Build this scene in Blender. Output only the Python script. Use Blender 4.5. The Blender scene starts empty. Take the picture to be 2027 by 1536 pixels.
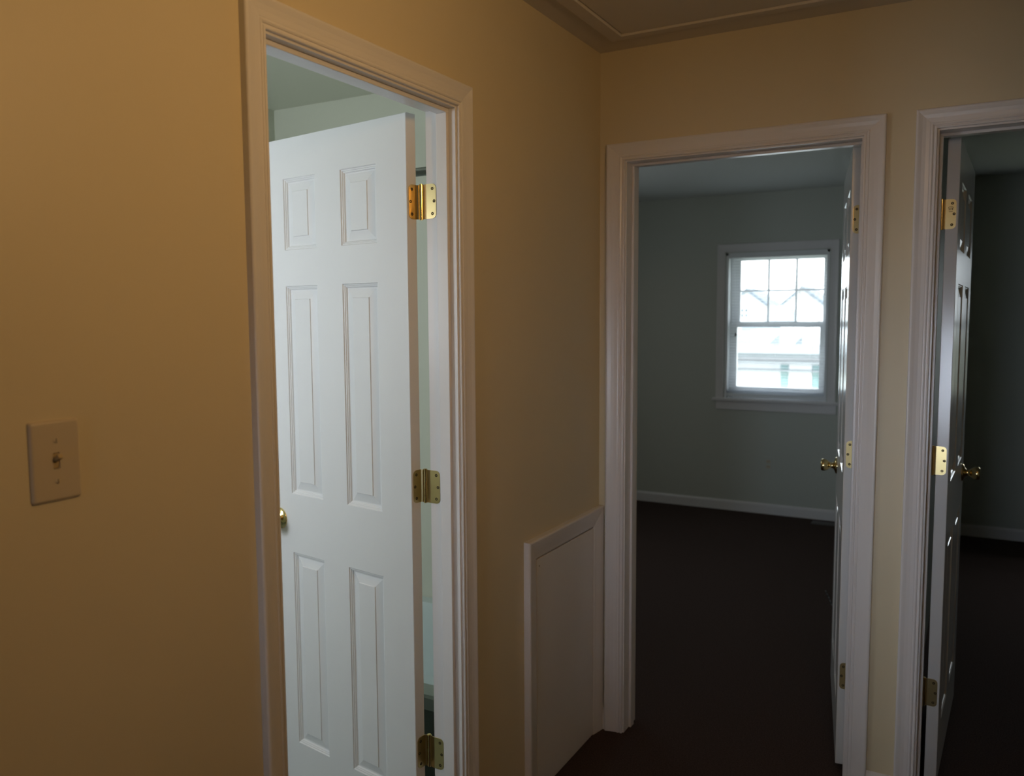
import bpy, bmesh, math, random
from mathutils import Vector, Matrix
random.seed(7)
C = bpy.context.scene.collection
PI = math.pi

# ---------------------------------------------------------------- camera
CAM = Vector((1.1783, -2.7575, 1.5256))
yaw, pit, rol = math.radians(29.1432), math.radians(-4.9848), math.radians(-0.3415)
fw = Vector((-math.sin(yaw)*math.cos(pit), math.cos(yaw)*math.cos(pit), math.sin(pit)))
rt = Vector((math.cos(yaw), math.sin(yaw), 0)); up = rt.cross(fw)
rt, up = rt*math.cos(rol)+up*math.sin(rol), up*math.cos(rol)-rt*math.sin(rol)
cd = bpy.data.cameras.new('camera')
cam = bpy.data.objects.new('camera', cd); C.objects.link(cam)
M = Matrix((rt, up, -fw)).transposed().to_4x4(); M.translation = CAM
cam.matrix_world = M
cd.sensor_width = 36.0; cd.sensor_fit = 'HORIZONTAL'
cd.lens = 1650.5*36/2027
cd.clip_start = 0.05; cd.clip_end = 1000
cd.dof.use_dof = True; cd.dof.focus_distance = 2.2; cd.dof.aperture_fstop = 3.6
bpy.context.scene.camera = cam

# ---------------------------------------------------------------- world, sun, window light, exposure
sc = bpy.context.scene
w = bpy.data.worlds.new('world'); sc.world = w; w.use_nodes = True
nt = w.node_tree; bg = nt.nodes['Background']
bg.inputs[0].default_value = (0.88, 0.95, 1.0, 1); bg.inputs[1].default_value = 5.6

def light(name, kind, loc, rot, energy, color, **kw):
    l = bpy.data.lights.new(name, kind); l.energy = energy; l.color = color
    for k, v in kw.items(): setattr(l, k, v)
    o = bpy.data.objects.new(name, l); C.objects.link(o); o.location = loc; o.rotation_euler = rot
    return o

def area(name, loc, rot, sx, sy, energy, color, portal=False):
    o = light(name, 'AREA', loc, rot, energy, color, shape='RECTANGLE', size=sx, size_y=sy)
    if portal: o.data.cycles.is_portal = True
    return o

sun = light('sun', 'SUN', (0, 0, 20), (0, 0, 0), 3.0, (1.0, 0.95, 0.88), angle=0.01)
sun.rotation_euler = Vector((0.8, -0.45, 0.5)).to_track_quat('Z', 'Y').to_euler()
DAY = (0.86, 0.94, 1.0)
# area lamp for the daylight of the high bathroom window (near wall of the bathroom)
area('bathroom_daylight', (-1.31, -2.23, 1.62), (PI/2*0.96, 0, 0), 0.42, 0.65, 13.4, (0.86, 0.91, 1.0))
# area lamp for the daylight of the side window of the middle bedroom, out of sight
area('bedroom_side_daylight', (-1.80, 1.70, 1.45), (PI/2, 0, -PI/2), 0.80, 0.95, 4.2, (0.90, 0.95, 0.97))
# area lamp for the daylight of the stair window behind the camera
stair = area('stair_daylight', (0.71, -4.50, 1.0), (PI/2, 0, 0), 0.50, 0.80, 1.20, (0.74, 0.84, 1.0)); stair.data.spread = math.radians(33)
area('bedroom_portal', (-0.146, 3.74, 1.43), (-PI/2, 0, 0), 0.72, 1.08, 1.0, (1, 1, 1), True)
area('second_bedroom_portal', (2.05, 3.74, 1.43), (-PI/2, 0, 0), 0.72, 1.08, 1.0, (1, 1, 1), True)
FILL_LAMP_POWER = 5.5  # warm fill lamp added for the left hallway wall
FILL_LAMP_COLOR = (1.0, 0.60, 0.25)

vs = sc.view_settings
sc.display_settings.display_device = 'sRGB'
vs.view_transform = 'Standard'; vs.look = 'None'; vs.exposure = 0.0; vs.gamma = 1.0; vs.use_curve_mapping = False

# ---------------------------------------------------------------- materials
def mat(name, col, rough=0.5, metal=0.0, noise=0.0, nscale=60, bump=0.0, bscale=200, spec=0.5, coat=0.0, trans=0.0):
    m = bpy.data.materials.new(name); m.use_nodes = True
    t = m.node_tree; b = t.nodes['Principled BSDF']
    b.inputs['Base Color'].default_value = (*col, 1)
    b.inputs['Roughness'].default_value = rough; b.inputs['Metallic'].default_value = metal
    b.inputs['Specular IOR Level'].default_value = spec
    b.inputs['Coat Weight'].default_value = coat; b.inputs['Coat Roughness'].default_value = 0.08
    if noise or bump:
        tc = t.nodes.new('ShaderNodeTexCoord')
    if noise:
        n = t.nodes.new('ShaderNodeTexNoise'); n.inputs['Scale'].default_value = nscale; n.inputs['Detail'].default_value = 4
        t.links.new(tc.outputs['Object'], n.inputs['Vector'])
        r = t.nodes.new('ShaderNodeValToRGB')
        r.color_ramp.elements[0].color = (*[c*(1-noise) for c in col], 1)
        r.color_ramp.elements[1].color = (*[min(1, c*(1+noise)) for c in col], 1)
        r.color_ramp.elements[0].position = 0.3; r.color_ramp.elements[1].position = 0.7
        t.links.new(n.outputs['Fac'], r.inputs[0]); t.links.new(r.outputs[0], b.inputs['Base Color'])
    if bump:
        n2 = t.nodes.new('ShaderNodeTexNoise'); n2.inputs['Scale'].default_value = bscale; n2.inputs['Detail'].default_value = 3
        t.links.new(tc.outputs['Object'], n2.inputs['Vector'])
        bp = t.nodes.new('ShaderNodeBump'); bp.inputs['Strength'].default_value = bump; bp.inputs['Distance'].default_value = 0.002
        t.links.new(n2.outputs['Fac'], bp.inputs['Height']); t.links.new(bp.outputs[0], b.inputs['Normal'])
    return m

m_hall = mat('cream_wall_paint', (0.70, 0.615, 0.43), 0.42, noise=0.015, nscale=3, bump=0.12, bscale=90, spec=0.4)
m_ceil = mat('hall_ceiling_paint', (0.68, 0.63, 0.56), 0.8, bump=0.15, bscale=120)
m_trim = mat('white_semi_gloss_trim', (0.78, 0.76, 0.755), 0.28, bump=0.02, bscale=40)
m_door = mat('white_gloss_door_paint', (0.80, 0.805, 0.80), 0.17, bump=0.02, bscale=25)
m_door_satin = mat('white_satin_door_paint', (0.80, 0.805, 0.825), 0.45, bump=0.02, bscale=25, spec=0.35)
m_sage = mat('sage_bedroom_paint', (0.55, 0.57, 0.51), 0.6, bump=0.1, bscale=90)
m_sage_c = mat('bedroom_ceiling_paint', (0.66, 0.68, 0.66), 0.7)
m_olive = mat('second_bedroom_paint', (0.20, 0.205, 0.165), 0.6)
m_mint = mat('mint_bathroom_paint', (0.66, 0.685, 0.57), 0.45)
m_carpet = mat('dark_brown_carpet', (0.068, 0.046, 0.039), 0.95, noise=0.35, nscale=220, bump=0.8, bscale=500, spec=0.1)
m_tile = mat('teal_grey_vinyl_floor', (0.16, 0.21, 0.20), 0.35)
m_brass = mat('polished_brass', (0.66, 0.52, 0.25), 0.3, 1.0)
m_brass2 = mat('bright_polished_brass', (0.80, 0.63, 0.30), 0.16, 1.0)
m_screw = mat('dark_brass_screw', (0.07, 0.05, 0.02), 0.45, 0.6)
m_dark = mat('dark_gap', (0.03, 0.025, 0.02), 0.9)
m_ivory = mat('ivory_plastic', (0.58, 0.50, 0.37), 0.4)
m_toggle = mat('almond_toggle_plastic', (0.50, 0.38, 0.20), 0.35)
m_chrome = mat('chrome', (0.36, 0.38, 0.36), 0.38, 1.0)
m_tub = mat('mint_white_enamel', (0.62, 0.72, 0.70), 0.15)
m_apron = mat('grey_green_tub_apron', (0.30, 0.36, 0.33), 0.3)
m_vinyl = mat('white_vinyl_sash', (0.80, 0.82, 0.83), 0.35)
m_siding = mat('white_siding', (0.85, 0.87, 0.88), 0.7)
m_roof = mat('blue_grey_shingles', (0.16, 0.19, 0.22), 0.9, noise=0.2, nscale=2)
m_roof2 = mat('pale_grey_shingles', (0.21, 0.235, 0.25), 0.9, noise=0.1, nscale=2)
m_shut = mat('teal_shutter_paint', (0.26, 0.40, 0.40), 0.6)
m_pane = mat('grey_window_pane', (0.12, 0.14, 0.16), 0.3)
m_ground = mat('winter_lawn', (0.22, 0.23, 0.17), 0.95, noise=0.2, nscale=1)
m_bark = mat('grey_bark', (0.30, 0.29, 0.29), 0.9)
m_ext = mat('exterior_sheathing', (0.5, 0.5, 0.48), 0.8)
m_black = mat('black_rubber', (0.02, 0.02, 0.02), 0.5)
m_reg = mat('brown_metal_register', (0.05, 0.04, 0.035), 0.4)

def mat_slat():
    m = bpy.data.materials.new('translucent_white_slats'); m.use_nodes = True
    t = m.node_tree; out = t.nodes['Material Output']; b = t.nodes['Principled BSDF']
    b.inputs['Base Color'].default_value = (0.80, 0.82, 0.84, 1); b.inputs['Roughness'].default_value = 0.4
    tr = t.nodes.new('ShaderNodeBsdfTranslucent'); tr.inputs[0].default_value = (0.75, 0.80, 0.88, 1)
    mx = t.nodes.new('ShaderNodeMixShader'); mx.inputs[0].default_value = 0.35
    t.links.new(b.outputs[0], mx.inputs[1]); t.links.new(tr.outputs[0], mx.inputs[2]); t.links.new(mx.outputs[0], out.inputs[0])
    return m
m_slat = mat_slat()
def mat_glass():
    m = bpy.data.materials.new('window_glass'); m.use_nodes = True
    t = m.node_tree; out = t.nodes['Material Output']; t.nodes.remove(t.nodes['Principled BSDF'])
    a = t.nodes.new('ShaderNodeBsdfTransparent'); a.inputs[0].default_value = (0.95, 0.97, 0.97, 1)
    g = t.nodes.new('ShaderNodeBsdfGlossy'); g.inputs['Roughness'].default_value = 0.02
    mx = t.nodes.new('ShaderNodeMixShader'); mx.inputs[0].default_value = 0.06
    t.links.new(a.outputs[0], mx.inputs[1]); t.links.new(g.outputs[0], mx.inputs[2]); t.links.new(mx.outputs[0], out.inputs[0])
    return m
m_glass = mat_glass()
m_opaque = mat('opaque_pane', (0.6, 0.64, 0.65), 0.5)  # opaque, keeps the sky out; area lamps inside give the daylight
def mat_lamp():
    m = bpy.data.materials.new('fill_lamp_lens'); m.use_nodes = True
    b = m.node_tree.nodes['Principled BSDF']
    b.inputs['Base Color'].default_value = (0.9, 0.8, 0.6, 1)
    b.inputs['Emission Color'].default_value = (*FILL_LAMP_COLOR, 1); b.inputs['Emission Strength'].default_value = 2.0
    return m

# ---------------------------------------------------------------- mesh helpers
class MB:
    def __init__(s): s.v = []; s.f = []; s.mi = []; s.sm = []
    def quad(s, pts, mi=0, smooth=False):
        n = len(s.v); s.v += [tuple(p) for p in pts]; s.f.append(tuple(range(n, n+len(pts)))); s.mi.append(mi); s.sm.append(smooth)
    def box(s, a, b, mi=0, T=None):
        x0, y0, z0 = a; x1, y1, z1 = b
        x0, x1 = min(x0, x1), max(x0, x1); y0, y1 = min(y0, y1), max(y0, y1); z0, z1 = min(z0, z1), max(z0, z1)
        P = [Vector(p) for p in ((x0,y0,z0),(x1,y0,z0),(x1,y1,z0),(x0,y1,z0),(x0,y0,z1),(x1,y0,z1),(x1,y1,z1),(x0,y1,z1))]
        if T: P = [T @ p for p in P]
        n = len(s.v); s.v += [tuple(p) for p in P]
        for f in ((0,3,2,1),(4,5,6,7),(0,1,5,4),(1,2,6,5),(2,3,7,6),(3,0,4,7)):
            s.f.append(tuple(n+i for i in f)); s.mi.append(mi); s.sm.append(False)
    def prism(s, poly, h0, h1, axis='z', mi=0):
        """closed 2-D polygon extruded along an axis"""
        def P(a, b, h):
            return {'z': (a, b, h), 'y': (a, h, b), 'x': (h, a, b)}[axis]
        n = len(s.v); k = len(poly)
        s.v += [P(a, b, h0) for a, b in poly] + [P(a, b, h1) for a, b in poly]
        s.f.append(tuple(range(n+k-1, n-1, -1))); s.f.append(tuple(range(n+k, n+2*k)))
        s.mi += [mi, mi]; s.sm += [False, False]
        for i in range(k):
            j = (i+1) % k; s.f.append((n+i, n+j, n+k+j, n+k+i)); s.mi.append(mi); s.sm.append(False)
    def tube(s, p0, p1, r0, r1=None, seg=16, mi=0, cap=True):
        r1 = r0 if r1 is None else r1
        p0, p1 = Vector(p0), Vector(p1); d = (p1-p0).normalized()
        a = d.orthogonal().normalized(); b = d.cross(a)
        n = len(s.v)
        for p, r in ((p0, r0), (p1, r1)):
            for i in range(seg):
                t = 2*PI*i/seg; s.v.append(tuple(p+a*math.cos(t)*r+b*math.sin(t)*r))
        for i in range(seg):
            j = (i+1) % seg; s.f.append((n+i, n+j, n+seg+j, n+seg+i)); s.mi.append(mi); s.sm.append(True)
        if cap:
            s.f.append(tuple(range(n+seg-1, n-1, -1))); s.f.append(tuple(range(n+seg, n+2*seg))); s.mi += [mi, mi]; s.sm += [False, False]
    def lathe(s, prof, o, d, seg=48, mi=0):
        o, d = Vector(o), Vector(d).normalized(); a = d.orthogonal().normalized(); b = d.cross(a)
        rings = []
        for h, r in prof:
            if r < 1e-6:
                rings.append([len(s.v)]); s.v.append(tuple(o+d*h))
            else:
                rings.append(list(range(len(s.v), len(s.v)+seg)))
                for i in range(seg):
                    t = 2*PI*i/seg; s.v.append(tuple(o+d*h+a*math.cos(t)*r+b*math.sin(t)*r))
        for A, B in zip(rings, rings[1:]):
            for i in range(seg):
                j = (i+1) % seg
                if len(A) == 1 and len(B) == 1: continue
                if len(A) == 1: f = (A[0], B[j], B[i])
                elif len(B) == 1: f = (A[i], A[j], B[0])
                else: f = (A[i], A[j], B[j], B[i])
                s.f.append(f); s.mi.append(mi); s.sm.append(True)
    def build(s, name, mats, parent=None, loc=None, bevel=0, merge=True, norm=True):
        me = bpy.data.meshes.new(name); me.from_pydata(s.v, [], s.f)
        if not isinstance(mats, (list, tuple)): mats = [mats]
        for m in mats: me.materials.append(m)
        for p, i, sm in zip(me.polygons, s.mi, s.sm): p.material_index = i; p.use_smooth = sm
        bm = bmesh.new(); bm.from_mesh(me)
        if merge: bmesh.ops.remove_doubles(bm, verts=bm.verts, dist=1e-5)
        if norm: bmesh.ops.recalc_face_normals(bm, faces=bm.faces)
        for e in bm.edges:
            if len(e.link_faces) == 2 and e.calc_face_angle(0) > 0.6: e.smooth = False
        bm.to_mesh(me); bm.free(); me.update()
        o = bpy.data.objects.new(name, me); C.objects.link(o)
        if loc: o.location = loc
        if parent: o.parent = parent
        if bevel:
            b = o.modifiers.new('bevel', 'BEVEL'); b.width = bevel; b.segments = 2; b.limit_method = 'ANGLE'; b.angle_limit = math.radians(40)
        return o
def box_obj(name, a, b, m, parent=None, bevel=0):
    k = MB(); k.box(a, b); return k.build(name, m, parent, bevel=bevel)
def struct(o, label=None):
    o['kind'] = 'structure'
    if label: o['label'] = label
    return o
def tag(o, label, cat, group=None):
    o['label'] = label; o['category'] = cat
    if group: o['group'] = group
    return o
def empty(name, loc=(0, 0, 0)):
    o = bpy.data.objects.new(name, None); C.objects.link(o); o.location = loc; o.empty_display_size = 0.1; return o

def wall(name, axis, c0, c1, u0, u1, z0, z1, holes, mats, label):
    """wall slab between planes c0 < c1 on the given axis with rectangular holes; mats = (face at c0, face at c1)"""
    us = sorted(set([u0, u1] + [h[i] for h in holes for i in (0, 1)])); zs = sorted(set([z0, z1] + [h[i] for h in holes for i in (2, 3)]))
    us = [a for a in us if u0 <= a <= u1]; zs = [a for a in zs if z0 <= a <= z1]
    solid = lambda i, j: 0 <= i < len(us)-1 and 0 <= j < len(zs)-1 and not any(h[0]-1e-6 <= us[i] and us[i+1] <= h[1]+1e-6 and h[2]-1e-6 <= zs[j] and zs[j+1] <= h[3]+1e-6 for h in holes)
    P = (lambda c, u, z: (c, u, z)) if axis == 'x' else (lambda c, u, z: (u, c, z))
    k = MB()
    for i in range(len(us)-1):
        for j in range(len(zs)-1):
            if not solid(i, j): continue
            a, b, c, d = us[i], us[i+1], zs[j], zs[j+1]
            k.quad([P(c0,a,c),P(c0,b,c),P(c0,b,d),P(c0,a,d)], 0); k.quad([P(c1,a,c),P(c1,b,c),P(c1,b,d),P(c1,a,d)], 1)
            if not solid(i-1, j): k.quad([P(c0,a,c),P(c1,a,c),P(c1,a,d),P(c0,a,d)], 0)
            if not solid(i+1, j): k.quad([P(c0,b,c),P(c1,b,c),P(c1,b,d),P(c0,b,d)], 0)
            if not solid(i, j-1): k.quad([P(c0,a,c),P(c1,a,c),P(c1,b,c),P(c0,b,c)], 0)
            if not solid(i, j+1): k.quad([P(c0,a,d),P(c1,a,d),P(c1,b,d),P(c0,b,d)], 0)
    return struct(k.build(name, mats), label)

# ---------------------------------------------------------------- measures
H = 2.428; HT = 2.0478; ZJ = HT+0.003; ZG = HT-2.032       # ceiling, leaf top, head jamb, gap under the leaves
X2L, X2R, X3L, X3R = 0.1004, 0.8539, 1.0615, 1.8235         # clear openings in the far wall
YJ, YK = -0.9336, -1.5808                                   # clear opening in the left wall
T1, T2 = 0.090, 0.116                                       # wall thicknesses
JB = 0.018
YB = 3.67                                                   # inner face of the outside wall

# ---------------------------------------------------------------- structure
wall('wall_left', 'x', -T1, 0, -4.6, 0.0, 0, H, [(YK-JB, YJ+JB, 0, ZJ+JB)], [m_mint, m_hall], 'cream painted hallway wall on the left with the bathroom doorway')
wall('wall_far', 'y', 0, T2, -T1, 2.1, 0, H, [(X2L-JB, X2R+JB, 0, ZJ+JB), (X3L-JB, X3R+JB, 0, ZJ+JB)], [m_hall, m_sage], 'cream painted end wall of the hallway with two bedroom doorways')
wall('wall_right', 'x', 2.1, 2.22, -4.72, 0.0, 0, H, [], [m_hall, m_ext], 'cream hallway wall on the right')
wall('wall_near', 'y', -4.72, -4.6, -T1, 2.1, 0, H, [(0.44, 1.04, 0.55, 1.45)], [m_ext, m_hall], 'cream hallway wall behind the viewer')
wall('wall_bathroom_near', 'y', -2.38, -2.28, -1.66, -T1, 0, H, [(-1.54, -1.00, 1.30, 2.05)], [m_ext, m_mint], 'mint bathroom wall with a narrow window')
wall('wall_bathroom_left', 'x', -1.66, -1.56, -2.28, T2, 0, H, [], [m_ext, m_mint], 'mint bathroom wall opposite the doorway')
wall('wall_bathroom_far', 'y', 0.02, T2, -1.95, -T1, 0, H, [], [m_mint, m_sage], 'mint bathroom wall behind the tub')

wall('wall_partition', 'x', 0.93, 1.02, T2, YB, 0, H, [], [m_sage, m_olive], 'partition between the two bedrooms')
wall('wall_bedroom_left', 'x', -1.95, -1.85, T2, YB, 0, H, [(1.25, 2.15, 0.9, 2.0)], [m_ext, m_sage], 'sage bedroom side wall')
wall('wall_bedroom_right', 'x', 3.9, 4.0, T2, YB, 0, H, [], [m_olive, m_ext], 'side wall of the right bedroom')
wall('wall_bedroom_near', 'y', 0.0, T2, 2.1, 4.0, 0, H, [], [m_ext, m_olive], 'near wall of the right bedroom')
WIN = (-0.521, 0.229, 0.875, 1.988); WIN2 = (1.68, 2.43, 0.875, 1.988)
wall('wall_back', 'y', YB, YB+0.15, -2.2, 4.0, 0, H, [WIN, WIN2], [m_sage, m_ext], 'grey green bedroom wall with the window')

k = MB(); k.box((-2.2, -4.72, -0.05), (4.0, YB+0.15, 0.0)); struct(k.build('floor', m_carpet), 'dark brown carpeted floor')
k = MB(); k.box((-1.56, -2.28, 0.0), (-T1, 0.02, 0.006)); struct(k.build('floor_bathroom', m_tile), 'grey green bathroom floor')
# hall ceiling with the hatch opening
HX0, HX1, HY0, HY1 = 0.150, 0.910, -0.939, -0.1795
k = MB()
for a, b in (((-0.04, -4.6), (HX0, 0.05)), ((HX1, -4.6), (2.15, 0.05)), ((HX0, -4.6), (HX1, HY0)), ((HX0, HY1), (HX1, 0.05))):
    k.box((a[0], a[1], H), (b[0], b[1], H+0.06))
struct(k.build('ceiling', m_ceil, merge=False), 'dim hallway ceiling')
box_obj('ceiling_bathroom', (-1.61, -2.33, H), (-0.045, 0.055, H+0.06), m_mint)['kind'] = 'structure'
k = MB(); k.box((-1.9, 0.056, H), (3.95, YB+0.05, H+0.06))
struct(k.build('ceiling_bedroom', m_sage_c, merge=False), 'pale bedroom ceiling')
k = MB(); k.box((-4.5, -7.5, H+0.07), (7.5, 4.3, H+0.20)); struct(k.build('roof', m_roof2), 'roof deck above the rooms, with an added overhang that blocks the sun')  # overhang past the walls added to keep the sun out

# ---------------------------------------------------------------- door leaf
def leaf_mesh(W, Hh, us, zs, side, T=0.035):
    """six-panel moulded leaf; x = 0..W from the hinge edge, hall face at y = 0 with normal side*y, back face at y = -side*T"""
    e = 0.0015
    rings = [(0, 0), (0.0022, 0.0030), (0.0050, 0.0034), (0.0062, 0.0055), (0.0085, 0.0060), (0.0115, 0.0095), (0.0150, 0.0100), (0.0385, 0.0045), (0.0400, 0.0022)]
    k = MB()
    cu = [e, us[0], us[1], us[2], us[3], W-e]; cz = [e] + zs + [Hh-e]
    for face in (0, 1):
        Y = (lambda d: -side*d) if face == 0 else (lambda d: -side*(T-d))
        for i in range(5):
            for j in range(7):
                a, b, c, d = cu[i], cu[i+1], cz[j], cz[j+1]
                if i in (1, 3) and j in (1, 3, 5):
                    prev = None
                    for off, dep in rings:
                        r = [(a+off, Y(dep), c+off), (b-off, Y(dep), c+off), (b-off, Y(dep), d-off), (a+off, Y(dep), d-off)]
                        if prev:
                            for q in range(4): k.quad([prev[q], prev[(q+1) % 4], r[(q+1) % 4], r[q]])
                        prev = r
                    k.quad(prev)
                else:
                    k.quad([(a, Y(0), c), (b, Y(0), c), (b, Y(0), d), (a, Y(0), d)])
        # chamfer: split on the same cuts so the shell stays closed
        for i in range(5):
            a, b = cu[i], cu[i+1]; A, B = (0 if i == 0 else a), (W if i == 4 else b)
            k.quad([(a, Y(0), e), (b, Y(0), e), (B, Y(e), 0), (A, Y(e), 0)]); k.quad([(a, Y(0), Hh-e), (b, Y(0), Hh-e), (B, Y(e), Hh), (A, Y(e), Hh)])
        for j in range(7):
            a, b = cz[j], cz[j+1]; A, B = (0 if j == 0 else a), (Hh if j == 6 else b)
            k.quad([(e, Y(0), a), (e, Y(0), b), (0, Y(e), B), (0, Y(e), A)]); k.quad([(W-e, Y(0), a), (W-e, Y(0), b), (W, Y(e), B), (W, Y(e), A)])
    y0, y1 = -side*e, -side*(T-e)
    for i in range(5):
        A, B = (0 if i == 0 else cu[i]), (W if i == 4 else cu[i+1])
        for z in (0, Hh): k.quad([(A, y0, z), (B, y0, z), (B, y1, z), (A, y1, z)])
    for j in range(7):
        A, B = (0 if j == 0 else cz[j]), (Hh if j == 6 else cz[j+1])
        for x in (0, W): k.quad([(x, y0, A), (x, y0, B), (x, y1, B), (x, y1, A)])
    return k

def rounded_plate(p_a, p_b, n, z0, z1, r, th, holes_side=1):
    """hinge leaf: a flat plate from line p_a (knuckle side) to p_b (free edge) in plan, thickness th along n, free corners rounded"""
    p_a, p_b, n = Vector((*p_a, 0)), Vector((*p_b, 0)), Vector((*n, 0)).normalized()
    L = (p_b-p_a).length; d = (p_b-p_a)/L
    pts = [(0, z0)]
    for i in range(9):
        t = -PI/2+i*PI/16; pts.append((L-r+math.cos(t)*r, z0+r+math.sin(t)*r))
    for i in range(9):
        t = i*PI/16; pts.append((L-r+math.cos(t)*r, z1-r+math.sin(t)*r))
    pts.append((0, z1))
    k = MB(); V = []
    lo = [p_a+d*u+Vector((0, 0, z)) for u, z in pts]; hi = [p+n*th for p in lo]
    N = len(pts); k.v = [tuple(p) for p in lo+hi]
    k.f = [tuple(range(N)), tuple(range(2*N-1, N-1, -1))] + [(i, (i+1) % N, N+(i+1) % N, N+i) for i in range(N)]
    k.mi = [0]*len(k.f); k.sm = [False]*len(k.f)
    sp = [p_a+d*(L*a)+n*th+Vector((0, 0, z0+(z1-z0)*b)) for a, b in ((0.62, 0.14), (0.80, 0.5), (0.62, 0.86))]
    return k, sp, n

def screws(pts, n, parent):
    for p in pts:
        s_ = MB(); s_.lathe([(-0.0004, 0.0042), (0.0005, 0.0040), (0.0008, 0.0030), (0.0002, 0.0022), (-0.0002, 0.0)], p, n, 20)
        s_.build('screw', m_screw, parent)

def plate_pair(parent, first, second, n1, n2, z0, z1):
    pass

KNOB = [(0, 0.0330), (0.002, 0.0330), (0.0045, 0.0315), (0.0075, 0.0260), (0.0095, 0.0200), (0.012, 0.0160), (0.0145, 0.0125), (0.0200, 0.0112), (0.0260, 0.0125),
        (0.0300, 0.0155), (0.0350, 0.0195), (0.0400, 0.0222), (0.0460, 0.0240), (0.0520, 0.0245), (0.0565, 0.0235), (0.0595, 0.0210), (0.0610, 0.0165), (0.0605, 0.008), (0.0600, 0.0)]

def make_door(name, corner, du, side, W, panels, zs, knob_u, knob_z, pin, label, stamp=False):
    """corner: plan position of the hall-face hinge corner; du: plan direction of the leaf from its hinge"""
    X = Vector((*du, 0)).normalized(); Y = Vector((0, 0, 1)).cross(X)
    o = leaf_mesh(W, 2.032, panels, [z-ZG for z in zs], side).build(name, m_door_satin if name == 'door_1' else m_door)
    o.matrix_world = Matrix(((X.x, Y.x, 0, corner[0]), (X.y, Y.y, 0, corner[1]), (0, 0, 1, ZG), (0, 0, 0, 1)))
    struct(o, label)
    inv = o.matrix_world.inverted()
    pl = inv @ Vector((pin[0], pin[1], ZG))           # pin in leaf coordinates
    for zc in (1.8225, 1.068, 0.322):
        z0, z1 = zc-0.0445-ZG, zc+0.0445-ZG
        yb = -side*0.035; yf = -side*0.0060
        k, sp, n = rounded_plate((0.0, yb), (0.0, yf), (-1, 0), z0, z1, 0.012, 0.0014)
        # bent strap from the leaf corner to the pin
        d = Vector((pl.x, pl.y, 0))-Vector((0, yb, 0)); q = Vector((-d.y, d.x, 0)).normalized()*0.0013
        if d.length > 0.004:
            a, b = Vector((-0.0007, yb, 0)), Vector((pl.x, pl.y, 0))
            base = len(k.v)
            for zz in (z0, z1):
                for p in (a-q/2, b-q/2, b+q/2, a+q/2): k.v.append((p.x, p.y, zz))
            for f in ((0,1,2,3),(7,6,5,4),(0,4,5,1),(1,5,6,2),(2,6,7,3),(3,7,4,0)): k.f.append(tuple(base+i for i in f)); k.mi.append(0); k.sm.append(False)
        h = k.build('hinge', m_brass, o)
        screws(sp, n, h)
        kn = MB()
        seg = (z1-z0)/5
        for i in range(5):
            kn.tube((pl.x, pl.y, z0+i*seg+0.0004), (pl.x, pl.y, z0+(i+1)*seg-0.0004), 0.0066, seg=24)
        kn.tube((pl.x, pl.y, z0-0.002), (pl.x, pl.y, z1+0.002), 0.0048, seg=20)
        kn.build('knuckle', m_brass2, h)
        if stamp and zc > 1.5:
            st = MB()
            for i in range(-1, 2):
                st.box((-0.0019, -side*0.021-0.0012+i*0.0045, z1-0.033), (-0.0013, -side*0.021+0.0006+i*0.0045, z1-0.026+0.0015*(i == 0)))
            for t in range(12):
                a, b = PI*t/12, PI*(t+1)/12
                st.tube((-0.0016, -side*0.021+math.cos(a)*0.007, z1-0.027+math.sin(a)*0.005), (-0.0016, -side*0.021+math.cos(b)*0.007, z1-0.027+math.sin(b)*0.005), 0.0006, seg=6)
            st.box((-0.0019, -side*0.021-0.005, z1-0.038), (-0.0013, -side*0.021+0.005, z1-0.0365))
            st.build('stamped_mark', m_screw, h)
    for s_, y0 in ((side, 0.0), (-side, -side*0.035)):
        kb = MB(); kb.lathe(KNOB, (knob_u, y0, knob_z-ZG), (0, s_, 0), 56)
        kb.build('door_knob', m_brass2, o)
    lp = MB(); lp.box((W-0.0002, -side*0.006, knob_z-ZG-0.028), (W+0.001, -side*0.029, knob_z-ZG+0.028)); lp.box((W+0.0005, -side*0.012, knob_z-ZG-0.008), (W+0.008, -side*0.023, knob_z-ZG+0.008))
    lp.build('latch', m_brass, o)
    return o

def rot2(v, a):
    a = math.radians(a); return (v[0]*math.cos(a)-v[1]*math.sin(a), v[0]*math.sin(a)+v[1]*math.cos(a))
ZS = [0.192, 0.8028, 0.9858, 1.6162, 1.722, 1.9313]
# bathroom door, 99 degrees open
TH1 = math.radians(99.0)
PIN1 = (-0.1105, -0.930)
d1 = make_door('door_1', (-0.1275, -0.9694), (-math.sin(TH1), -math.cos(TH1)), 1, 0.640, (0.1161, 0.2610, 0.3699, 0.5169), ZS, 0.577, 0.901, PIN1,
     'white six panel bathroom door standing open with brass hinges and knob')
# bedroom doors
def wide(W): s = 0.113; m_ = 0.112; p = (W-2*s-m_)/2; return (s, s+p, s+p+m_, W-s)
TH2 = 80.6
v = rot2((-0.003, -0.041), -TH2); P2 = (X2R, T2+0.006)
make_door('door_2', (P2[0]+v[0], P2[1]+v[1]), rot2((-1, 0), -TH2), 1, 0.7476, wide(0.7476), ZS, 0.6876, 0.912, P2,
     'white six panel door opened into the middle bedroom, seen almost edge on')
TH3 = 87.4
v = rot2((0.003, -0.041), TH3); P3 = (X3L+0.009, T2+0.006)
make_door('door_3', (X3L+0.0128+v[0], T2+0.006+v[1]), rot2((1, 0), TH3), -1, 0.752, wide(0.752), ZS, 0.692, 0.920, P3,
     'white six panel door opened into the right bedroom, seen almost edge on', stamp=True)

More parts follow.
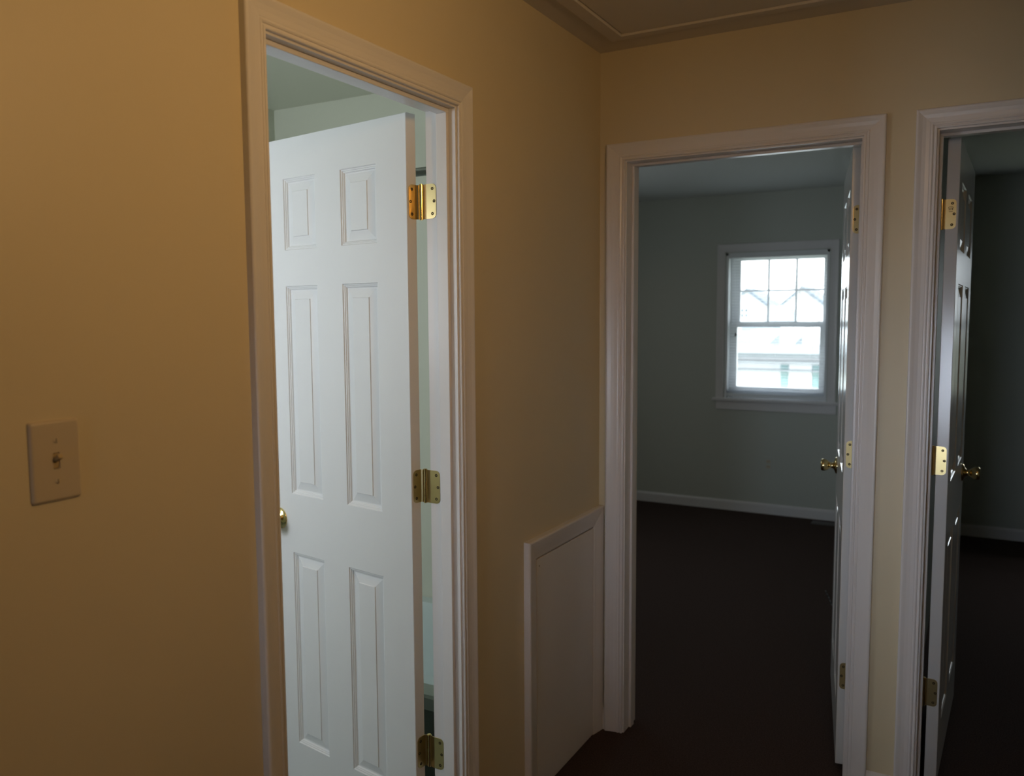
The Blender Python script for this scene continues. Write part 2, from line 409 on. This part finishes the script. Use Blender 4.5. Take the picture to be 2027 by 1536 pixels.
# ---------------------------------------------------------------- casings, jambs, stops
PROF = [(0, 0), (0, 0.0075), (0.0012, 0.0092), (0.0035, 0.0098), (0.0058, 0.0092), (0.0070, 0.0072), (0.0092, 0.0072), (0.0100, 0.0096), (0.0125, 0.0112), (0.0150, 0.0114),
        (0.0160, 0.0100), (0.0175, 0.0100), (0.0200, 0.0108), (0.0300, 0.0118), (0.0400, 0.0140), (0.0480, 0.0168), (0.0510, 0.0176), (0.0540, 0.0174), (0.0560, 0.0160), (0.0570, 0.0140), (0.0570, 0)]
def casing(k, plane, a0, a1, ztop, wl, wr, wt, prof=PROF, z0=0.0):
    """mitred U of casing; plane(u, z, h) -> point; inner edges at a0, a1, ztop"""
    full = prof[-1][0]
    st = [((a0, z0), (-wl, 0)), ((a0, ztop), (-wl, wt)), ((a1, ztop), (wr, wt)), ((a1, z0), (wr, 0))]
    rows = []
    for (u, z), (du, dz) in st:
        rows.append([plane(u+du*t/full, z+dz*t/full, h) for t, h in prof])
    for A, B in zip(rows, rows[1:]):
        for i in range(len(prof)-1): k.quad([A[i], A[i+1], B[i+1], B[i]], 0, False)
    k.quad(rows[0]); k.quad(rows[-1])
PF = lambda u, z, h: (u, -h, z)
PL = lambda u, z, h: (h, u, z)

def jamb_boxes(B, a0, a1, d0, d1, top, rev=JB):
    B((a0-rev, d0, 0), (a0, d1, top+rev)); B((a1, d0, 0), (a1+rev, d1, top+rev)); B((a0, d0, top), (a1, d1, top+rev))

def frame(name, plane, box, a0, a1, depth, s0, s1, sp, wl, wr, label):
    k = MB(); casing(k, plane, a0-0.005, a1+0.005, ZJ+0.005, wl, wr, 0.057)
    o = struct(k.build(name, m_trim), label)
    j = MB(); jamb_boxes(lambda a, b: j.box(box(*a), box(*b)), a0, a1, -0.0005, depth+0.0005, ZJ); j.build('door_jamb', m_trim, o, merge=False)
    s_ = MB()
    for a, b in (((a0, s0, 0), (a0+sp, s1, ZJ-sp)), ((a1-sp, s0, 0), (a1, s1, ZJ-sp)), ((a0, s0, ZJ-sp), (a1, s1, ZJ))): s_.box(box(*a), box(*b))
    s_.build('door_stop', m_trim, o, merge=False, bevel=0.0015)
    return o
f1 = frame('trim_1', PL, lambda u, d, z: (-d, u, z), YK, YJ, T1, 0.019, 0.052, 0.011, 0.057, 0.057, 'white moulded casing around the bathroom doorway')
f2 = frame('trim_2', PF, lambda u, d, z: (u, d, z), X2L, X2R, T2, 0.048, 0.080, 0.009, 0.066, 0.062, 'white moulded casing around the middle bedroom doorway')
f3 = frame('trim_3', PF, lambda u, d, z: (u, d, z), X3L, X3R, T2, 0.048, 0.080, 0.009, 0.056, 0.057, 'white moulded casing around the right bedroom doorway')
# hinge leaves let into the jambs
for fr, pin, cor, free, n in ((f1, PIN1, (-T1, YJ), (-T1+0.0295, YJ), (0, -1)), (f2, P2, (X2R, T2), (X2R, T2-0.030), (-1, 0)), (f3, P3, (X3L, T2), (X3L, T2-0.030), (1, 0))):
    for zc in (1.8225, 1.068, 0.322):
        z0, z1 = zc-0.0445, zc+0.0445
        k, sp, nn = rounded_plate(cor, free, n, z0, z1, 0.012, 0.0014)
        a, b = Vector((*cor, 0))+Vector((*n, 0))*0.0007, Vector((*pin, 0)); d = b-a; q = Vector((-d.y, d.x, 0)).normalized()*0.0013
        base = len(k.v)
        for zz in (z0, z1):
            for p in (a-q/2, b-q/2, b+q/2, a+q/2): k.v.append((p.x, p.y, zz))
        for f in ((0,1,2,3),(7,6,5,4),(0,4,5,1),(1,5,6,2),(2,6,7,3),(3,7,4,0)): k.f.append(tuple(base+i for i in f)); k.mi.append(0); k.sm.append(False)
        h = k.build('hinge_plate', m_brass, fr)
        screws(sp, nn, h)

# ---------------------------------------------------------------- access panel low on the left wall
APROF = [(0, 0), (0, 0.0080), (0.004, 0.0105), (0.015, 0.0125), (0.040, 0.0185), (0.055, 0.0215), (0.061, 0.0222), (0.0645, 0.0205), (0.066, 0.017), (0.066, 0)]
k = MB(); casing(k, PL, -0.511, -0.068, 0.772, 0.066, 0.066, 0.066, APROF)
ap = struct(k.build('trim_4', m_trim), 'white casing framing the low access panel')
p = MB(); p.box((0.0005, -0.5075, 0.004), (0.0095, -0.070, 0.768)); pn = p.build('access_panel', m_trim, bevel=0.0015)
tag(pn, 'plain white access panel set low in the left wall beside the middle doorway', 'panel')
n_ = MB(); n_.lathe([(0, 0.0022), (0.0006, 0.0018), (0.0007, 0.0)], (0.0095, -0.493, 0.745), (1, 0, 0), 12); n_.build('nail_head', m_screw, pn)
g = MB(); g.box((0.0001, -0.5108, 0.0), (0.0004, -0.0682, 0.7718)); g.build('shadow_gap', m_dark, pn)

# ---------------------------------------------------------------- baseboards
BPROF = [(0, 0), (0.011, 0), (0.011, 0.060), (0.010, 0.068), (0.007, 0.074), (0.003, 0.080), (0, 0.080)]
def base(name, p0, p1, nrm, label):
    k = MB(); p0, p1, nrm = Vector((*p0, 0)), Vector((*p1, 0)), Vector((*nrm, 0))
    A = [p0+nrm*d+Vector((0, 0, z)) for d, z in BPROF]; B = [p1+nrm*d+Vector((0, 0, z)) for d, z in BPROF]
    for i in range(len(BPROF)): k.quad([A[i], A[(i+1) % len(A)], B[(i+1) % len(A)], B[i]])
    k.quad(A); k.quad(B)
    return struct(k.build(name, m_trim), label)
base('baseboard_far', (X2R+0.067, 0), (X3L-0.061, 0), (0, -1), 'white baseboard between the two bedroom doorways')
base('baseboard_far_corner', (0.0, 0), (X2L-0.071, 0), (0, -1), 'short white baseboard stub in the hallway corner')
base('baseboard_left', (0, YJ+0.062), (0, -0.577), (1, 0), 'white baseboard between bathroom doorway and access panel')
base('baseboard_left_near', (0, -4.6), (0, YK-0.062), (1, 0), 'white baseboard under the light switch')
base('baseboard_back', (-1.85, YB), (0.93, YB), (0, -1), 'white baseboard under the bedroom window')
base('baseboard_back_right', (1.02, YB), (3.9, YB), (0, -1), 'white baseboard in the right bedroom')

# ---------------------------------------------------------------- ceiling hatch
k = MB()
hw = 0.062
def hatch_ring(k):
    pr = [(0, 0.0), (0, 0.012), (0.004, 0.016), (0.050, 0.012), (0.058, 0.008), (0.062, 0.0)]
    cs = [((HX0, HY0), (-1, -1)), ((HX1, HY0), (1, -1)), ((HX1, HY1), (1, 1)), ((HX0, HY1), (-1, 1))]
    rows = [[(x+dx*t, y+dy*t, H-h) for t, h in pr] for (x, y), (dx, dy) in cs]
    for i in range(4):
        A, B = rows[i], rows[(i+1) % 4]
        for j in range(len(pr)-1): k.quad([A[j], A[j+1], B[j+1], B[j]])
hatch_ring(k); struct(k.build('trim_5', m_ceil), 'flat white trim around the attic hatch')
p = MB(); p.box((HX0+0.0030, HY0+0.0030, H-0.0105), (HX1-0.0025, HY1-0.0025, H+0.012))
tag(p.build('attic_hatch', m_ceil, bevel=0.001), 'white attic hatch panel in the hallway ceiling', 'hatch')
p = MB(); p.box((HX0-0.02, HY0-0.02, H+0.062), (HX1+0.02, HY1+0.02, H+0.066)); struct(p.build('ceiling_backing', m_dark))

# ---------------------------------------------------------------- light switch
sw = empty('light_switch', (0, -2.027, 1.317)); tag(sw, 'ivory toggle light switch on the cream wall left of the bathroom door', 'light switch')
def plate_poly(w_, h_, r):
    pts = []
    for cx, cz, a0 in ((w_/2-r, h_/2-r, 0), (-w_/2+r, h_/2-r, PI/2), (-w_/2+r, -h_/2+r, PI), (w_/2-r, -h_/2+r, 3*PI/2)):
        for i in range(5): t = a0+i*PI/8; pts.append((cx+r*math.cos(t), cz+r*math.sin(t)))
    return pts
def frustum(k, loops, hole=None):
    """stack of loops [(pts, x)] closed at the top, optional rectangular hole"""
    for (A, xa), (B, xb) in zip(loops, loops[1:]):
        n = len(A)
        for i in range(n): j = (i+1) % n; k.quad([(xa, A[i][0], A[i][1]), (xa, A[j][0], A[j][1]), (xb, B[j][0], B[j][1]), (xb, B[i][0], B[i][1])])
k = MB()
L = [(plate_poly(0.0756, 0.1199, 0.004), 0.0), (plate_poly(0.0756, 0.1199, 0.004), 0.0022), (plate_poly(0.0710, 0.1153, 0.004), 0.0052), (plate_poly(0.0670, 0.1110, 0.004), 0.0060)]
frustum(k, L)
top = L[-1][0]; hx, hz = 0.0052, 0.0120
hole = [(hx, hz), (-hx, hz), (-hx, -hz), (hx, -hz)]
for q in range(4):
    arc = top[q*5:q*5+5]; nxt = top[((q+1) % 4)*5]
    for i in range(4): k.quad([(0.006, *arc[i]), (0.006, *arc[i+1]), (0.006, *hole[q])])
    k.quad([(0.006, *arc[4]), (0.006, *nxt), (0.006, *hole[(q+1) % 4]), (0.006, *hole[q])])
    a, b = hole[q], hole[(q+1) % 4]; k.quad([(0.006, *a), (0.006, *b), (0.001, *b), (0.001, *a)])
k.quad([(0.001, *h_) for h_ in hole])
k.build('switch_plate', m_ivory, sw)
k = MB(); k.box((0.001, -0.0046, -0.0108), (0.0045, 0.0046, 0.0108)); 
T = Matrix.Translation((0.003, 0, 0.001)) @ Matrix.Rotation(math.radians(-28), 4, 'Y')
k.box((0.0, -0.0035, -0.0035), (0.015, 0.0035, 0.0035), T=T)
k.build('toggle', m_toggle, sw, merge=False, bevel=0.0006)
for z in (0.0300, -0.0300):
    k = MB(); k.lathe([(0.0058, 0.0036), (0.0068, 0.0034), (0.0075, 0.0022), (0.0077, 0)], (0, 0, z), (1, 0, 0), 20); s_ = k.build('screw', m_ivory, sw)
    k = MB(); k.box((0.0070, -0.0005, z-0.0032), (0.0079, 0.0005, z+0.0032)); k.build('screw_slot', m_dark, s_)

# ---------------------------------------------------------------- bedroom window
def sash_window(name, X0, X1, Z0, Z1, glassbits, label, muntins=True, blind_side=True):
    root = struct(empty(name, ((X0+X1)/2, YB, Z0)), label); root.location = (0, 0, 0)
    k = MB()                                                     # casing (inside)
    PW = lambda u, z, h: (u, YB-h, z)
    casing(k, PW, X0-0.006+0.0, X1+0.006, Z1+0.006, 0.058, 0.058, 0.062, PROF, z0=Z0+0.0)
    k.build('window_casing', m_trim, root)
    k = MB(); k.box((X0-0.085, YB-0.045, Z0-0.016), (X1+0.095, YB+0.05, Z0+0.004)); k.build('window_stool', m_trim, root, bevel=0.004)
    k = MB(); k.box((X0-0.060, YB-0.014, Z0-0.085), (X1+0.070, YB, Z0-0.016)); k.build('apron', m_trim, root, bevel=0.003)
    k = MB(); f0, f1 = YB+0.0, YB+0.145                            # frame lining
    k.box((X0, f0, Z0), (X0+0.018, f1, Z1)); k.box((X1-0.018, f0, Z0), (X1, f1, Z1)); k.box((X0, f0, Z1-0.018), (X1, f1, Z1)); k.box((X0, YB+0.05, Z0), (X1, f1, Z0+0.02))
    k.build('window_frame', m_vinyl, root, merge=False)
    gl, gr, gt, gb, gm = glassbits
    for nm, y0, y1, zb, zt, xl, xr, bz, tz in (('lower_sash', YB+0.060, YB+0.090, Z0+0.020, gm+0.020, gl-0.012, gr-0.012, gb, gm-0.022), ('upper_sash', YB+0.095, YB+0.125, gm-0.020, Z1-0.018, gl, gr, gm+0.020, gt)):
        s_ = MB(); a, b = X0+0.018, X1-0.018
        s_.box((a, y0, zb), (xl, y1, zt)); s_.box((xr, y0, zb), (b, y1, zt)); s_.box((xl, y0, zb), (xr, y1, bz)); s_.box((xl, y0, tz), (xr, y1, zt))
        so = s_.build(nm, m_vinyl, root, merge=False)
        if muntins and nm == 'upper_sash':
            mu = MB(); wd = xr-xl
            for t in (0.345, 0.680): mu.box((xl+wd*t-0.008, y0+0.01, bz), (xl+wd*t+0.008, y1-0.008, tz))
            zm = bz+(tz-bz)*0.507; mu.box((xl, y0+0.011, zm-0.007), (xr, y1-0.009, zm+0.007)); mu.build('muntins', m_vinyl, so, merge=False)
        g_ = MB(); ym = (y0+y1)/2; g_.quad([(xl, ym, bz), (xr, ym, bz), (xr, ym, tz), (xl, ym, tz)]); g_.build('glass_pane', m_glass, so)
    return root
GB = (-0.432, 0.176, 1.931, 0.968, 1.446)
sash_window('window_1', *WIN, GB, 'white double hung bedroom window with six panes above and one below')
dx = WIN2[0]-WIN[0]
sash_window('window_2', *WIN2, (GB[0]+dx, GB[1]+dx, GB[2], GB[3], GB[4]), 'white double hung window of the right bedroom')

# bathroom and stair windows (simple frames, opaque panes that shut out the sky)
def fixed_window(name, u0, u1, z0, z1, c, label, axis='y'):
    r = struct(empty(name), label); t = 0.04
    P = (lambda u, d, z: (u, c+d, z)) if axis == 'y' else (lambda u, d, z: (c+d, u, z))
    k = MB()
    for a, b in (((u0, z0), (u0+t, z1)), ((u1-t, z0), (u1, z1)), ((u0+t, z0), (u1-t, z0+t)), ((u0+t, z1-t), (u1-t, z1))): k.box(P(a[0], -0.02, a[1]), P(b[0], 0.02, b[1]))
    k.build('window_frame', m_vinyl, r, merge=False)
    k = MB(); k.quad([P(u0+t, 0, z0+t), P(u1-t, 0, z0+t), P(u1-t, 0, z1-t), P(u0+t, 0, z1-t)]); k.build('glass_pane', m_opaque, r)  # opaque sheet in place of glass, added to block the sky
fixed_window('window_3', -1.54, -1.00, 1.30, 2.05, -2.34, 'narrow white bathroom window')
fixed_window('window_5', 1.25, 2.15, 0.9, 2.0, -1.90, 'side window of the middle bedroom', 'x')
fixed_window('window_4', 0.44, 1.04, 0.55, 1.45, -4.67, 'stair window behind the viewer')

# ---------------------------------------------------------------- mini blind
bl = empty('window_blind', (-0.147, YB, 1.98)); tag(bl, 'white mini blind lowered with open slats in the bedroom window', 'blind')
bx0, bx1, by = -0.366, 0.366, 0.022
k = MB(); k.box((bx0, 0.004, -0.032), (bx1, 0.034, -0.008)); k.build('headrail', m_vinyl, bl, bevel=0.002)
k = MB(); nS = 46; zt, zb = -0.045, -1.035
for i in range(nS+5):
    z = zt+(zb-zt)*i/(nS-1) if i < nS else zb-0.005*(i-nS+1)
    pr = [(-0.0110, -0.0005), (-0.004, 0.0008), (0.004, 0.0008), (0.0110, -0.0005)]
    for a, b in zip(pr, pr[1:]):
        k.quad([(bx0+0.004, by+a[0], z+a[1]), (bx1-0.004, by+a[0], z+a[1]), (bx1-0.004, by+b[0], z+b[1]), (bx0+0.004, by+b[0], z+b[1])], 0, True)
k.build('slats', m_slat, bl, norm=False)
k = MB(); k.box((bx0+0.003, 0.010, -1.088), (bx1-0.003, 0.034, -1.066)); k.build('bottom_rail', m_vinyl, bl, bevel=0.002)
for x in (-0.27, 0.0, 0.27):
    k = MB()
    for yy in (by-0.0135, by+0.0135): k.tube((x, yy, -0.03), (x, yy, -1.07), 0.0005, seg=5)
    k.build('ladder_cord', m_vinyl, bl)
k = MB(); k.tube((bx0+0.030, -0.004, -0.03), (bx0+0.036, -0.004, -0.53), 0.0035, seg=6); k.build('tilt_wand', m_vinyl, bl)
k = MB(); k.tube((bx0+0.055, -0.002, -0.03), (bx0+0.075, -0.002, -0.60), 0.0009, seg=5); lc = k.build('lift_cord', m_vinyl, bl)
k = MB(); k.lathe([(0, 0.002), (0.005, 0.006), (0.025, 0.008), (0.027, 0)], (bx0+0.075, -0.002, -0.598), (0, 0, -1), 12); k.build('tassel', m_black, lc)

# ---------------------------------------------------------------- outlet, register, cord
ou = empty('wall_outlet', (-0.173, YB, 0.386)); tag(ou, 'grey looking electrical outlet on the bedroom wall below the window', 'outlet')
k = MB(); k.box((-0.037, -0.006, -0.058), (0.037, 0, 0.058)); k.build('outlet_plate', m_sage, ou, bevel=0.002)
for z in (0.02, -0.02):
    k = MB(); k.prism([(math.cos(t*PI/8)*0.017, z+max(-0.0125, min(0.0125, math.sin(t*PI/8)*0.017))) for t in range(16)], -0.0062, -0.008, 'y'); s_ = k.build('socket', m_ivory, ou)
    k = MB()
    for x in (-0.006, 0.006): k.box((x-0.001, -0.0085, z-0.001), (x+0.001, -0.0078, z+0.007))
    k.build('slots', m_dark, s_)
rg = MB(); rg.box((0.17, 3.49, 0.0), (0.44, 3.60, 0.006))
for i in range(16): rg.box((0.185+i*0.0155, 3.505, 0.006), (0.190+i*0.0155, 3.585, 0.009))
tag(rg.build('floor_register', m_reg, merge=False), 'dark floor register lying in the carpet under the bedroom window wall', 'floor vent')
pts = [(0.50, 1.99, 0.004), (0.515, 1.94, 0.004), (0.532, 1.89, 0.004), (0.545, 1.84, 0.004), (0.562, 1.78, 0.004), (0.585, 1.73, 0.004), (0.615, 1.69, 0.004), (0.65, 1.67, 0.004)]
k = MB()
for a, b in zip(pts, pts[1:]): k.tube(a, b, 0.0035, seg=8)
co = k.build('cord', m_black)
tag(co, 'short black cord lying on the dark carpet behind the middle door', 'cord')

# ---------------------------------------------------------------- bathroom: tub, rod
tb = empty('bathtub', (0, 0, 0.006)); tag(tb, 'pale mint bathtub glimpsed in the gap beside the door hinges', 'bathtub')
x0, x1, y0, y1, zt = -1.555, -0.095, -0.735, 0.015, 0.359
k = MB(); k.box((x0, y0+0.035, 0.0), (x1, y0+0.050, zt-0.03)); k.build('apron', m_apron, tb)
k = MB()
def rr(x0, x1, y0, y1, r, z, n=6):
    pts = []
    for cx, cy, a0 in ((x1-r, y1-r, 0), (x0+r, y1-r, PI/2), (x0+r, y0+r, PI), (x1-r, y0+r, 3*PI/2)):
        for i in range(n+1): t = a0+i*PI/2/n; pts.append((cx+r*math.cos(t), cy+r*math.sin(t), z))
    return pts
loops = [rr(x0, x1, y0+0.030, y1, 0.012, zt-0.055), rr(x0, x1, y0, y1, 0.012, zt-0.045), rr(x0, x1, y0, y1, 0.012, zt-0.008), rr(x0+0.006, x1-0.006, y0+0.006, y1-0.006, 0.012, zt),
         rr(x0+0.07, x1-0.07, y0+0.07, y1-0.06, 0.12, zt), rr(x0+0.08, x1-0.08, y0+0.08, y1-0.07, 0.12, zt-0.02), rr(x0+0.16, x1-0.16, y0+0.12, y1-0.11, 0.12, 0.08), rr(x0+0.25, x1-0.25, y0+0.2, y1-0.2, 0.1, 0.05)]
for A, B in zip(loops, loops[1:]):
    for i in range(len(A)): j = (i+1) % len(A); k.quad([A[i], A[j], B[j], B[i]], 0, True)
k.quad(loops[-1])
k.build('basin', m_tub, tb)
rd = empty('shower_rod', (0, 0, 0)); tag(rd, 'grey metal shower rod seen above the top door hinge', 'shower rod')
k = MB(); k.tube((-1.56, -0.74, 1.940), (-T1, -0.74, 1.940), 0.0125, seg=24); k.build('rod', m_chrome, rd)
for x in (-1.56, -T1-0.012):
    k = MB(); k.tube((x, -0.74, 1.940), (x+0.012, -0.74, 1.940), 0.028, seg=24); k.build('rod_flange', m_chrome, rd)


# ---------------------------------------------------------------- added fill lamp above the frame, fixture invented, aimed at the left wall
lp = empty('added_fill_lamp', (1.42, -1.66, H)); tag(lp, 'added warm fill lamp out of view, aimed at the left hallway wall', 'lamp')
k = MB(); k.lathe([(0, 0.0), (0, 0.06), (0.015, 0.06), (0.02, 0.045), (0.02, 0)], (0, 0, 0), (0, 0, -1), 32); k.build('lamp_base', m_brass, lp)
k = MB(); k.tube((0, 0, -0.02), (0, 0, -0.255), 0.008, seg=12); k.build('lamp_arm', m_brass, lp)
k = MB(); k.lathe([(0.09, 0.115), (0.085, 0.118), (-0.02, 0.06), (-0.05, 0.05), (-0.05, 0)], (0, 0, -0.308), (-1, 0, 0), 32); k.build('lamp_shade', m_brass, lp)
k = MB(); k.lathe([(0.06, 0.0), (0.062, 0.098)], (0, 0, -0.308), (-1, 0, 0), 32); k.build('lamp_lens', mat_lamp(), lp)
light('added_fill_light', 'AREA', (1.325, -1.66, 2.12), (PI/2, 0, PI/2), FILL_LAMP_POWER, FILL_LAMP_COLOR, shape='DISK', size=0.20)

# ---------------------------------------------------------------- outside: street seen through the window
gz = -5.3
k = MB(); k.box((-200, 4.5, gz-0.2), (150, 300, gz)); k.build('ground', m_ground)['kind'] = 'structure'
hA = empty('house', (-5, 30, gz)); tag(hA, 'nearest white sided house across the street with teal shutters', 'house')
def part(nm, k, m, par): 
    o = k.build(nm, m, None, merge=False); o.parent = par; o.matrix_parent_inverse = Matrix.Translation(-Vector(par.location)); return o
k = MB(); k.box((-15, 30, gz), (6, 38, 0.05)); part('wall', k, m_siding, hA)
k = MB(); k.prism([(29.5, 0.0), (34, 0.77), (38.5, 0.0), (38.5, -0.12), (34, 0.62), (29.5, -0.12)], -15.4, 6.4, 'x')
part('roof', k, m_roof2, hA)
for i, (a, b, zt_) in enumerate(((-8.35, -7.75, 0.92), (-6.75, -6.1, 0.88), (-5.6, -5.1, 0.98), (-4.75, -4.2, 0.95))):
    k = MB(); k.box((a, 31.2, 0.2), (b, 33.6, zt_)); part('dormer', k, m_siding, hA)
for z in (-0.30, -0.62, 0.02):
    k = MB(); k.box((-15.2, 29.42, z-0.02), (6.2, 29.5 if z > 0 else 30.0, z+0.03)); part('gutter' if z > 0 else 'trim_board', k, m_roof2, hA)
for xs in ((-5.02, -4.18), (-9.4, -8.56)):
    k = MB()
    k.box((xs[0], 29.93, -1.95), (xs[1], 30.0, -0.42)); wo = part('window', k, m_siding, hA)
    k = MB(); k.box((xs[0]+0.07, 29.91, -1.88), (xs[1]-0.07, 29.93, -0.50)); o = k.build('pane', m_roof2, None, merge=False); o.parent = wo; o.matrix_parent_inverse = Matrix.Translation(-Vector(hA.location))
    k = MB()
    for i in (1, 2): k.box((xs[0]+0.07+i*0.233-0.035, 29.885, -1.88), (xs[0]+0.07+i*0.233+0.035, 29.91, -0.50))
    for j in range(1, 4): k.box((xs[0]+0.07, 29.88, -1.88+j*0.345-0.05), (xs[1]-0.07, 29.905, -1.88+j*0.345+0.05))
    o = k.build('muntins', m_siding, None, merge=False); o.parent = wo; o.matrix_parent_inverse = Matrix.Translation(-Vector(hA.location))
    for a in (xs[0]-0.30, xs[1]+0.02):
        k = MB(); k.box((a, 29.92, -1.98), (a+0.28, 29.99, -0.40))
        for j in range(16): k.box((a+0.03, 29.90, -1.93+j*0.095), (a+0.25, 29.93, -1.93+j*0.095+0.05))
        part('shutter', k, m_shut, hA)
k = MB(); k.tube((-7.35, 29.9, -0.55), (-7.35, 30.0, -0.55), 0.09, seg=12); part('vent', k, m_roof2, hA)

def gable_house(name, xa, xb, y0, y1, zeave, zapex, xap, label, wins=()):
    h = empty(name, ((xa+xb)/2, y0, gz)); tag(h, label, 'house')
    k = MB(); k.prism([(xa, gz), (xb, gz), (xb, zeave), (xap, zapex), (xa, zeave)], y0, y1, 'y'); part('wall', k, m_siding, h)
    sl = (zapex-zeave)/(xb-xap); sl2 = (zapex-zeave)/(xap-xa)
    k = MB(); k.prism([(xa-0.6, zeave-0.6*sl2), (xap, zapex), (xb+0.6, zeave-0.6*sl), (xb+0.6, zeave-0.6*sl+0.55), (xap, zapex+0.60), (xa-0.6, zeave-0.6*sl2+0.55)], y0-0.5, y1, 'y'); part('roof', k, m_roof, h)
    for (a, b, c, d) in wins:
        k = MB()
        for i in range(2):
            for j in range(2): k.box((a+i*(b-a)/2+0.08, y0-0.05, c+j*(d-c)/2+0.1), (a+(i+1)*(b-a)/2-0.08, y0, c+(j+1)*(d-c)/2-0.1))
        part('window', k, m_roof, h)
gable_house('house', -33.4, -27.5, 130, 140, 2.7, 5.0, -30.6, 'far white gabled house with a small four pane window, left in the view', wins=((-31.6, -30.3, 0.9, 2.5),))
gable_house('house', -25.4, -18.2, 128, 138, 2.2, 5.1, -21.9, 'far white gabled house on the right of the window view')
hE = empty('house', (-27, 110, gz)); tag(hE, 'low house with a blue grey roof between the two gabled houses', 'house')
k = MB(); k.box((-26, 112, gz), (-19, 120, 0.2)); part('wall', k, m_siding, hE)
k = MB(); k.prism([(111.5, 0.0), (116, 2.75), (120.5, 0.0)], -24.1, -21.0, 'x'); part('roof', k, m_roof2, hE)
hF = empty('house', (-10, 55, gz)); tag(hF, 'long low house with a blue grey roof behind the nearest house', 'house')
k = MB(); k.box((-25, 56, gz), (8, 63, -0.6)); part('wall', k, m_siding, hF)
k = MB(); k.prism([(55.5, -0.7), (60, 0.80), (64.5, -0.7)], -26, 9, 'x'); part('roof', k, m_roof, hF)

def tree(x, y, h, label):
    k = MB(); rnd = random.Random(4)
    def br(p, d, L, r, lv):
        q = p+d*L; k.tube(p, q, r, r*0.62, seg=6 if lv < 3 else 4, cap=False)
        if lv >= 6: return
        for i in range(3 if lv > 0 else 4):
            nd = (d+Vector((rnd.uniform(-1, 1), rnd.uniform(-1, 1), rnd.uniform(-0.25, 0.7)))*0.72).normalized()
            br(p+d*L*rnd.uniform(0.65, 1.0), nd, L*rnd.uniform(0.62, 0.82), r*0.6, lv+1)
    br(Vector((0, 0, 0)), Vector((0, 0, 1)), h*0.30, 0.12, 0)
    o = k.build('bare_tree', m_bark, None, loc=(x, y, gz), merge=False, norm=False)
    tag(o, label, 'tree')
tree(-9.6, 74, 15.5, 'bare winter tree with thin branches beyond the houses')
